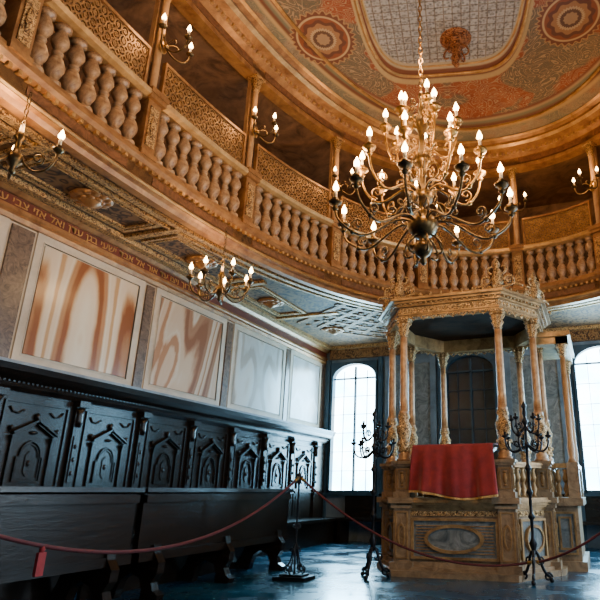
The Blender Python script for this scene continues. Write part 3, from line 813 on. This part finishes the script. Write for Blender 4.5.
def crest():
    mb=MB();mb.M=Matrix.Translation((0,0,3.66))@Matrix.Scale(1.3,4)@Matrix.Translation((0,0,-3.66))
    mb.bb(-.06,.06,-.05,.05,3.66,3.7)
    mb.lathe([(.04,3.69),(.06,3.74),(.07,3.79),(.04,3.84),(.045,3.87),(.02,3.91),(.035,3.95),(.001,4.03)],seg=12,mod=lambda t,z:1+.1*math.cos(6*t))
    for s in(-1,1):
        mb.tube([(x*s+s*.075,y,z) for x,y,z in spiral(.04,3.77,.07,.012,-pi/2,1.4)],.014,6)
        mb.tube(bez((0,0,3.69),(s*.12,0,3.69),(s*.2,0,3.76),(s*.26,0,3.68),6),.014,6)
        mb.tube(bez((s*.02,0,3.84),(s*.12,0,3.84),(s*.12,0,3.94),(s*.05,0,3.93),6),.012,6)
    return mb.mesh('crest',WGOLDC)
CR=crest()
OC=offp(OCT,.08)
for i,(x,y) in enumerate(OC):
    mk('crest',CR,B,(x,y,0),[0,0,pi/3,pi*2/3,0,0,pi/3,-pi/3][i])
MB().bb(1.06,1.48,-.1,1.3,0,.82).bb(1.06,1.54,-.16,1.36,0,.12).bb(1.06,1.56,-.2,1.4,.82,.92).bb(1.06,1.46,1.3,1.6,0,.6).bb(1.06,1.46,1.6,1.9,0,.35).obj('stair_wing',BASE,B)
MB().bb(1.18,1.41,-.115,-.1,.22,.72).obj('marbled_panel',GREY,B)
mb=MB()
for o_ in (0,.06): mb.ringplate([(1.15+o_,.2+o_),(1.44-o_,.2+o_),(1.44-o_,.74-o_),(1.15+o_,.74-o_)],[(1.175+o_,.225+o_),(1.415-o_,.225+o_),(1.415-o_,.715-o_),(1.175+o_,.715-o_)],0,.035,lambda v:(v[0],-.1-v[2],v[1]))
mb.obj('panel_moulding',WGOLD,B)
MB().bb(1.1,1.38,-.14,-.0,1.32,1.38).obj('parapet_rail',WGOLD,B);MB().bb(1.41,1.54,.0,1.3,1.32,1.38).obj('parapet_rail',WGOLD,B)
for k in range(3): mk('baluster',SB,B,(1.15+k*.1,-.07,.94))
for k in range(9): mk('baluster',SB,B,(1.47,.12+k*.13,.94))
for (x,y) in ((1.46,-.07),(1.46,1.25)):
    mb=MB();mb.bb(-.08,.08,-.08,.08,.92,1.39);mb.obj('pedestal',BASE,B,loc=(x,y,0))
    mb=MB();mb.lathe([(.06,1.39),(.045,1.45),(.055,1.6),(.045,1.7),(.04,2.9)],seg=12);mb.obj('shaft',TAN,B,loc=(x,y,0))
    mb=MB();mb.lathe([(.04,2.9),(.06,2.97),(.05,3.0),(.085,3.08),(.085,3.1)],seg=16,mod=lambda t,z:1+.12*math.cos(6*t));mb.obj('capital',WGOLDC,B,loc=(x,y,0))
mb=MB();mb.bb(1.06,1.56,-.17,.03,3.1,3.2).bb(1.38,1.56,-.17,1.35,3.1,3.2).bb(1.06,1.6,-.23,1.4,3.2,3.27);mb.obj('entablature',WGOLD,B)

LE=top('lectern',(BX,BY-.82,.93),'slanted wooden reading desk on the pulpit platform','lectern')
mb=MB();mb.bb(-.45,.45,-.18,.18,.0,.06).bb(-.4,.4,-.1,.1,.06,.55);mb.box((0,-.02,.6),(.98,.5,.04),Matrix.Rotation(math.radians(10),3,'X'));mb.obj('desk',BASE,LE)
vs=[];fs=[];nx,ny=70,34
for j in range(ny+1):
    t=j/ny
    for i in range(nx+1):
        u=i/nx*2-1
        if t<.35:
            q=t/.35
            y=-.6-.68*q;x=u*.53+.03
            z=1.62-.03*q+.006*math.sin(u*9)
        else:
            q=(t-.35)/.65
            x=.03+u*(.53+.05*q)+.012*math.sin(u*15+1)*q
            y=-1.33-.035*math.sin(min(q*3,1)*pi/2)-(.028*math.sin(u*9+.6)+.012*math.sin(u*19+2)+.014*math.sin(u*5+q*4))*(.25+q)
            z=1.59-.63*q-.035*math.sin(u*3+1)*q-.02*u*q
        vs.append((x,y,z))
for j in range(ny):
    for i in range(nx):
        a=j*(nx+1)+i;fs.append((a,a+1,a+nx+2,a+nx+1))
CT=top('cloth',(BX,BY,0),'dusty crimson velvet cloth with thin gold fringe draped over the parapet','cloth')
mb=MB();mb.add(vs,fs,True);co=mb.obj('drape',CLOTH,CT);sm=co.modifiers.new('s','SOLIDIFY');sm.thickness=.012
mb=MB();base=ny*(nx+1)
vs2=[];fs2=[]
for i in range(nx+1):
    x,y,z=vs[base+i];vs2+=[(x,y-.004,z+.006),(x,y-.004,z-.02)]
for i in range(nx): fs2.append((2*i,2*i+1,2*i+3,2*i+2))
mb.add(vs2,fs2);fo=mb.obj('fringe',FRINGE,CT);sm=fo.modifiers.new('s','SOLIDIFY');sm.thickness=.014

# ------------------------------------------------------------------ iron candle stands
def stand(loc,label,H=2.0):
    r=top('candle_stand',loc,label,'candle stand','wrought-iron candle stands')
    mb=MB()
    for k in range(3):
        mb.M=Matrix.Rotation(2*pi*k/3+.5,4,'Z')
        mb.tube(bez((0,0,.34),(.08,0,.36),(.06,0,.1),(.19,0,.06)),.018,6)
        mb.tube(spiral(.16,.06,.05,.012,0,1.3),.014,6)
        mb.tube(spiral(.08,.24,.055,.012,pi,1.3),.012,6)
        mb.ball((.2,0,.025),.03)
    mb.obj('base',IRON,r)
    pr=[(.02,.3),(.03,.36),(.05,.42),(.022,.48)]
    z=.48
    while z<H-.35:
        pr+=[(.018,z+.06),(.02,z+.2),(.045,z+.235),(.032,z+.26),(.02,z+.28)];z+=.28
    pr+=[(.018,H-.1),(.03,H-.06),(.02,H),(.04,H+.03),(.001,H+.1)]
    MB().lathe(pr,seg=10).obj('stem',IRON,r)
    for tier,(z,R,n_) in enumerate(((H-.42,.27,7),(H-.2,.18,5))):
        mb=MB()
        mb.tube(bez((0,0,z),(R*.5,0,z-.16),(R,0,z-.14),(R,0,z+.05)),.012,5)
        mb.tube(spiral(R*.5,z-.02,.05,.01,0,1.2,8),.009,5)
        mb.lathe([(.01,.05),(.04,.07),(.042,.085),(.015,.09),(.015,.13)],c=(R,0,z),seg=8)
        am=mb.mesh('arm',IRON)
        for k in range(n_): mk('arm',am,r,rz=2*pi*k/n_+tier*.4)
    return r
stand((-.81,7.42,0),'tall black wrought-iron candle stand before the pulpit corner')
stand((-2.76,7.22,0),'tall black wrought-iron candle stand beside the pulpit steps',1.95)

def post(loc,label,H=1.15):
    r=top('stanchion',loc,label,'stanchion','rope stanchions')
    mb=MB();mb.box((0,0,.02),(.42,.3,.04));mb.box((0,0,.05),(.3,.2,.03));mb.obj('base',IRON,r)
    mb=MB();mb.lathe([(.02,.06),(.012,.1),(.012,H-.12),(.03,H-.08),(.02,H-.03),(.035,H),(.001,H+.05)],seg=10);mb.obj('pole',IRON,r)
    mb=MB()
    for k in range(4):
        mb.M=Matrix.Rotation(pi/2*k,4,'Z')
        mb.tube(bez((.01,0,.4),(.06,0,.3),(.02,0,.2),(.14,0,.1)),.01,5)
        mb.tube(spiral(.1,.12,.05,.01,-pi/2,1.4),.009,5)
        mb.tube(spiral(.05,.33,.035,.008,pi/2,1.4),.007,5)
        mb.tube(spiral(.04,.6,.03,.006,pi/2,1.3,8),.006,5)
    mb.obj('scrollwork',IRON,r)
    return r
PA=(-3.6,6.78,0);PB=(-3.72,2.3,0)
post(PA,'slim wrought-iron rope stanchion with scrolled base beside the pew',1.2)
post(PB,'slim wrought-iron rope stanchion with scrolled base')
post((.6,6.9,0),'slim wrought-iron rope stanchion with scrolled base')
def rope(a,b,sag,label):
    n_=30;a=Vector(a);b=Vector(b)
    pts=[a.lerp(b,i/n_)-Vector((0,0,sag*4*(i/n_)*(1-i/n_))) for i in range(n_+1)]
    o=Vector(pts[n_//2]);r=top('barrier_rope',o,label,'rope','barrier ropes')
    MB().tube([p-o for p in pts],.014,8).obj('cord',ROPE,r)
    for p,q in((pts[0],pts[1]),(pts[-1],pts[-2])): MB().tube([p-o,p.lerp(q,.6)-o],.02,8).obj('end_ferrule',BRASS,r)
rope((PA[0],PA[1]-.02,1.17),(PB[0],PB[1]+.02,.95),.52,'sagging dark red velvet rope running past the pews')
rope((PA[0]+.02,PA[1],1.17),(-.84,7.4,.22),.36,'sagging dark red velvet rope in front of the pulpit')
rope((-.78,7.4,.22),(.58,6.9,1.12),.14,'dark red velvet rope tied to the candle stand')
TG=top('rope_tassel',(-3.694,3.28,.53),'small red velvet tag hanging from the barrier rope','tassel')
MB().box((0,0,.0),(.025,.06,.15)).lathe([(.012,.07),(.02,.09),(.012,.12)],seg=8).obj('tag',REDTAG,TG)

# ------------------------------------------------------------------ chandeliers
def chain(mb,z0,z1,L=.085,w=.02,r=.006):
    n_=max(1,int((z1-z0)/(L*.78)));st=(z1-z0)/n_
    for i in range(n_):
        zc=z0+st*(i+.5);pts=[]
        for k in range(8):
            a=2*pi*k/8;u=w*math.cos(a);ww=L/2*math.sin(a)
            pts.append((u,0,zc+ww) if i%2 else (0,u,zc+ww))
        mb.tube(pts,r,4,True)
CHX,CHY,CHZ=-1.25,4.4,2.85
CH=top('chandelier',(CHX,CHY,CHZ),'large aged brass chandelier with tiers of lit candles','chandelier')
mb=MB()
mb.lathe([(.001,0),(.03,.03),(.02,.07),(.06,.1),(.09,.16),(.07,.21),(.03,.25),(.08,.28),(.13,.34),(.14,.4),(.11,.45),(.04,.5),(.035,.58),(.09,.62),(.1,.68),(.06,.74),(.03,.8),(.035,.95),(.08,1.0),(.085,1.06),(.04,1.12),(.025,1.2),(.03,1.34),(.07,1.4),(.06,1.47),(.02,1.54),(.03,1.6),(.015,1.7),(.03,1.76),(.012,1.82)],seg=20)
mb.obj('stem',DBRASS,CH)
mb=MB();chain(mb,1.8,ZC-CHZ-.05);mb.lathe([(.08,ZC-CHZ),(.06,ZC-CHZ-.06),(.02,ZC-CHZ-.1)],seg=12);mb.obj('chain',BRASS,CH)
def armmesh(R,zroot,zt,drop,mat,r=.011):
    mb=MB()
    pts=bez((.06,0,zroot),(R*.35,0,zroot+.18),(R*.55,0,zroot-drop-.1),(R*.8,0,zroot-drop+.02),10)+bez((R*.8,0,zroot-drop+.02),(R*.95,0,zroot-drop+.1),(R,0,zt-.14),(R,0,zt),6)[1:]
    mb.tube(pts,r,7)
    mb.tube(spiral(R*.74,zroot-drop+.1,.06,.012,-pi/2,1.3),.0085,5)
    mb.tube(spiral(R*.36,zroot+.12,.05,.012,-pi/2,-1.3),.0085,5)
    mb.ball((R*.8,0,zroot-drop+.02),.023)
    mb.lathe([(.012,-.06),(.032,-.035),(.015,-.015),(.054,.01),(.062,.028),(.054,.033),(.02,.033),(.028,.06),(.018,.075)],c=(R,0,zt),seg=12)
    return mb.mesh('arm',mat)
tiers=[(.78,.38,.5,.14,11,DBRASS),(.56,.7,.96,.06,9,BRASS),(.34,1.05,1.36,.02,7,BRASS),(.16,1.4,1.6,.0,3,BRASS)]
for ti,(R,zr,zt,dr,n_,m_) in enumerate(tiers):
    am=armmesh(R,zr,zt,dr,m_)
    for k in range(n_):
        a=2*pi*k/n_+.25+ti*.3
        mk('arm',am,CH,rz=a)
        candle(CH,(R*math.cos(a),R*math.sin(a),zt+.07))
mb=MB()
for k in range(6):
    mb.M=Matrix.Rotation(2*pi*k/6,4,'Z');mb.tube(spiral(.1,1.64,.05,.012,pi,1.3),.007,5)
    mb.tube(bez((.03,0,.3),(.2,0,.25),(.22,0,.05),(.1,0,.1)),.01,5)
    mb.tube(bez((.03,0,.95),(.17,0,1.1),(.19,0,.85),(.09,0,.82)),.009,5)
    mb.tube(bez((.03,0,.55),(.24,0,.66),(.26,0,.42),(.13,0,.4)),.009,5)
mb.obj('scrollwork',DBRASS,CH)
for zz in(.9,1.3,1.75): plight(CH,(.0,0,zz),14,(1,.6,.27),.3)
for k in range(4):
    a=pi/2*k+.4;plight(CH,(.66*math.cos(a),.66*math.sin(a),1.0),46,(1,.6,.27),.12)
plight(CH,(0,0,2.2),62,(1,.6,.27),.15)

def small_ch(loc,ztop,n_,label,R=.42,a0=.3):
    r=top('small_chandelier',loc,label,'chandelier','small hanging chandeliers')
    MB().lathe([(.001,-.2),(.03,-.17),(.02,-.13),(.06,-.08),(.07,-.03),(.03,.02),(.025,.12),(.05,.16),(.02,.22),(.012,.3)],seg=14).obj('stem',DBRASS,r)
    mb=MB();chain(mb,.28,ztop-loc[2]-.02,.07,.016,.005);mb.obj('chain',DBRASS,r)
    mb=MB()
    pts=bez((.04,0,.0),(R*.3,0,-.22),(R,0,-.2),(R,0,.06),10);mb.tube(pts,.011,6);mb.tube(spiral(R*.55,-.03,.06,.01,-pi/2,1.3),.008,5)
    mb.lathe([(.012,0),(.045,.03),(.05,.045),(.018,.045),(.02,.08)],c=(R,0,.04),seg=10);am=mb.mesh('arm',DBRASS)
    for k in range(n_):
        a=2*pi*k/n_+a0;mk('arm',am,r,rz=a);candle(r,(R*math.cos(a),R*math.sin(a),.12))
    plight(r,(0,0,.3),24,(1,.62,.29),.1)
small_ch((-4.38,5.83,3.5),ZS+.1,7,'small bronze chandelier with lit candles under the gallery edge',.38)
small_ch((-4.42,2.95,3.72),ZS+.1,3,'small bronze candle fixture hanging near the inscription',.32,.5)

# ------------------------------------------------------------------ lights
def area(loc,rot,sx,sy,power,col,spread=None):
    l=bpy.data.lights.new('daylight','AREA');l.shape='RECTANGLE';l.size=sx;l.size_y=sy;l.energy=power;l.color=col
    if spread: l.spread=math.radians(spread)
    o=bpy.data.objects.new('daylight',l);COL.objects.link(o);o.location=loc;o.rotation_euler=rot
for y,pw in zip(RY,(14,40,85,150)): area((XR-.15,y,2.4),(0,pi/2,0),2.6,1.2,pw,(.78,.9,1.0))
for i,x in enumerate(WX):
    if i!=1: area((x,YB-.15,2.4),(-pi/2,0,0),1.0,2.6,150,(.25,.66,1.0),130)
w=bpy.data.worlds.new('world');sc.world=w;w.use_nodes=True;w.node_tree.nodes['Background'].inputs[0].default_value=(.4,.55,.8,1);w.node_tree.nodes['Background'].inputs[1].default_value=.3

cam=bpy.data.cameras.new('camera');co=bpy.data.objects.new('camera',cam);COL.objects.link(co)
co.location=(0,0,1.0);co.rotation_euler=(math.radians(90+18.6),0,math.radians(18.4))
cam.sensor_width=36;cam.lens=34.2;cam.shift_x=-100/600;cam.clip_start=.05
sc.camera=co
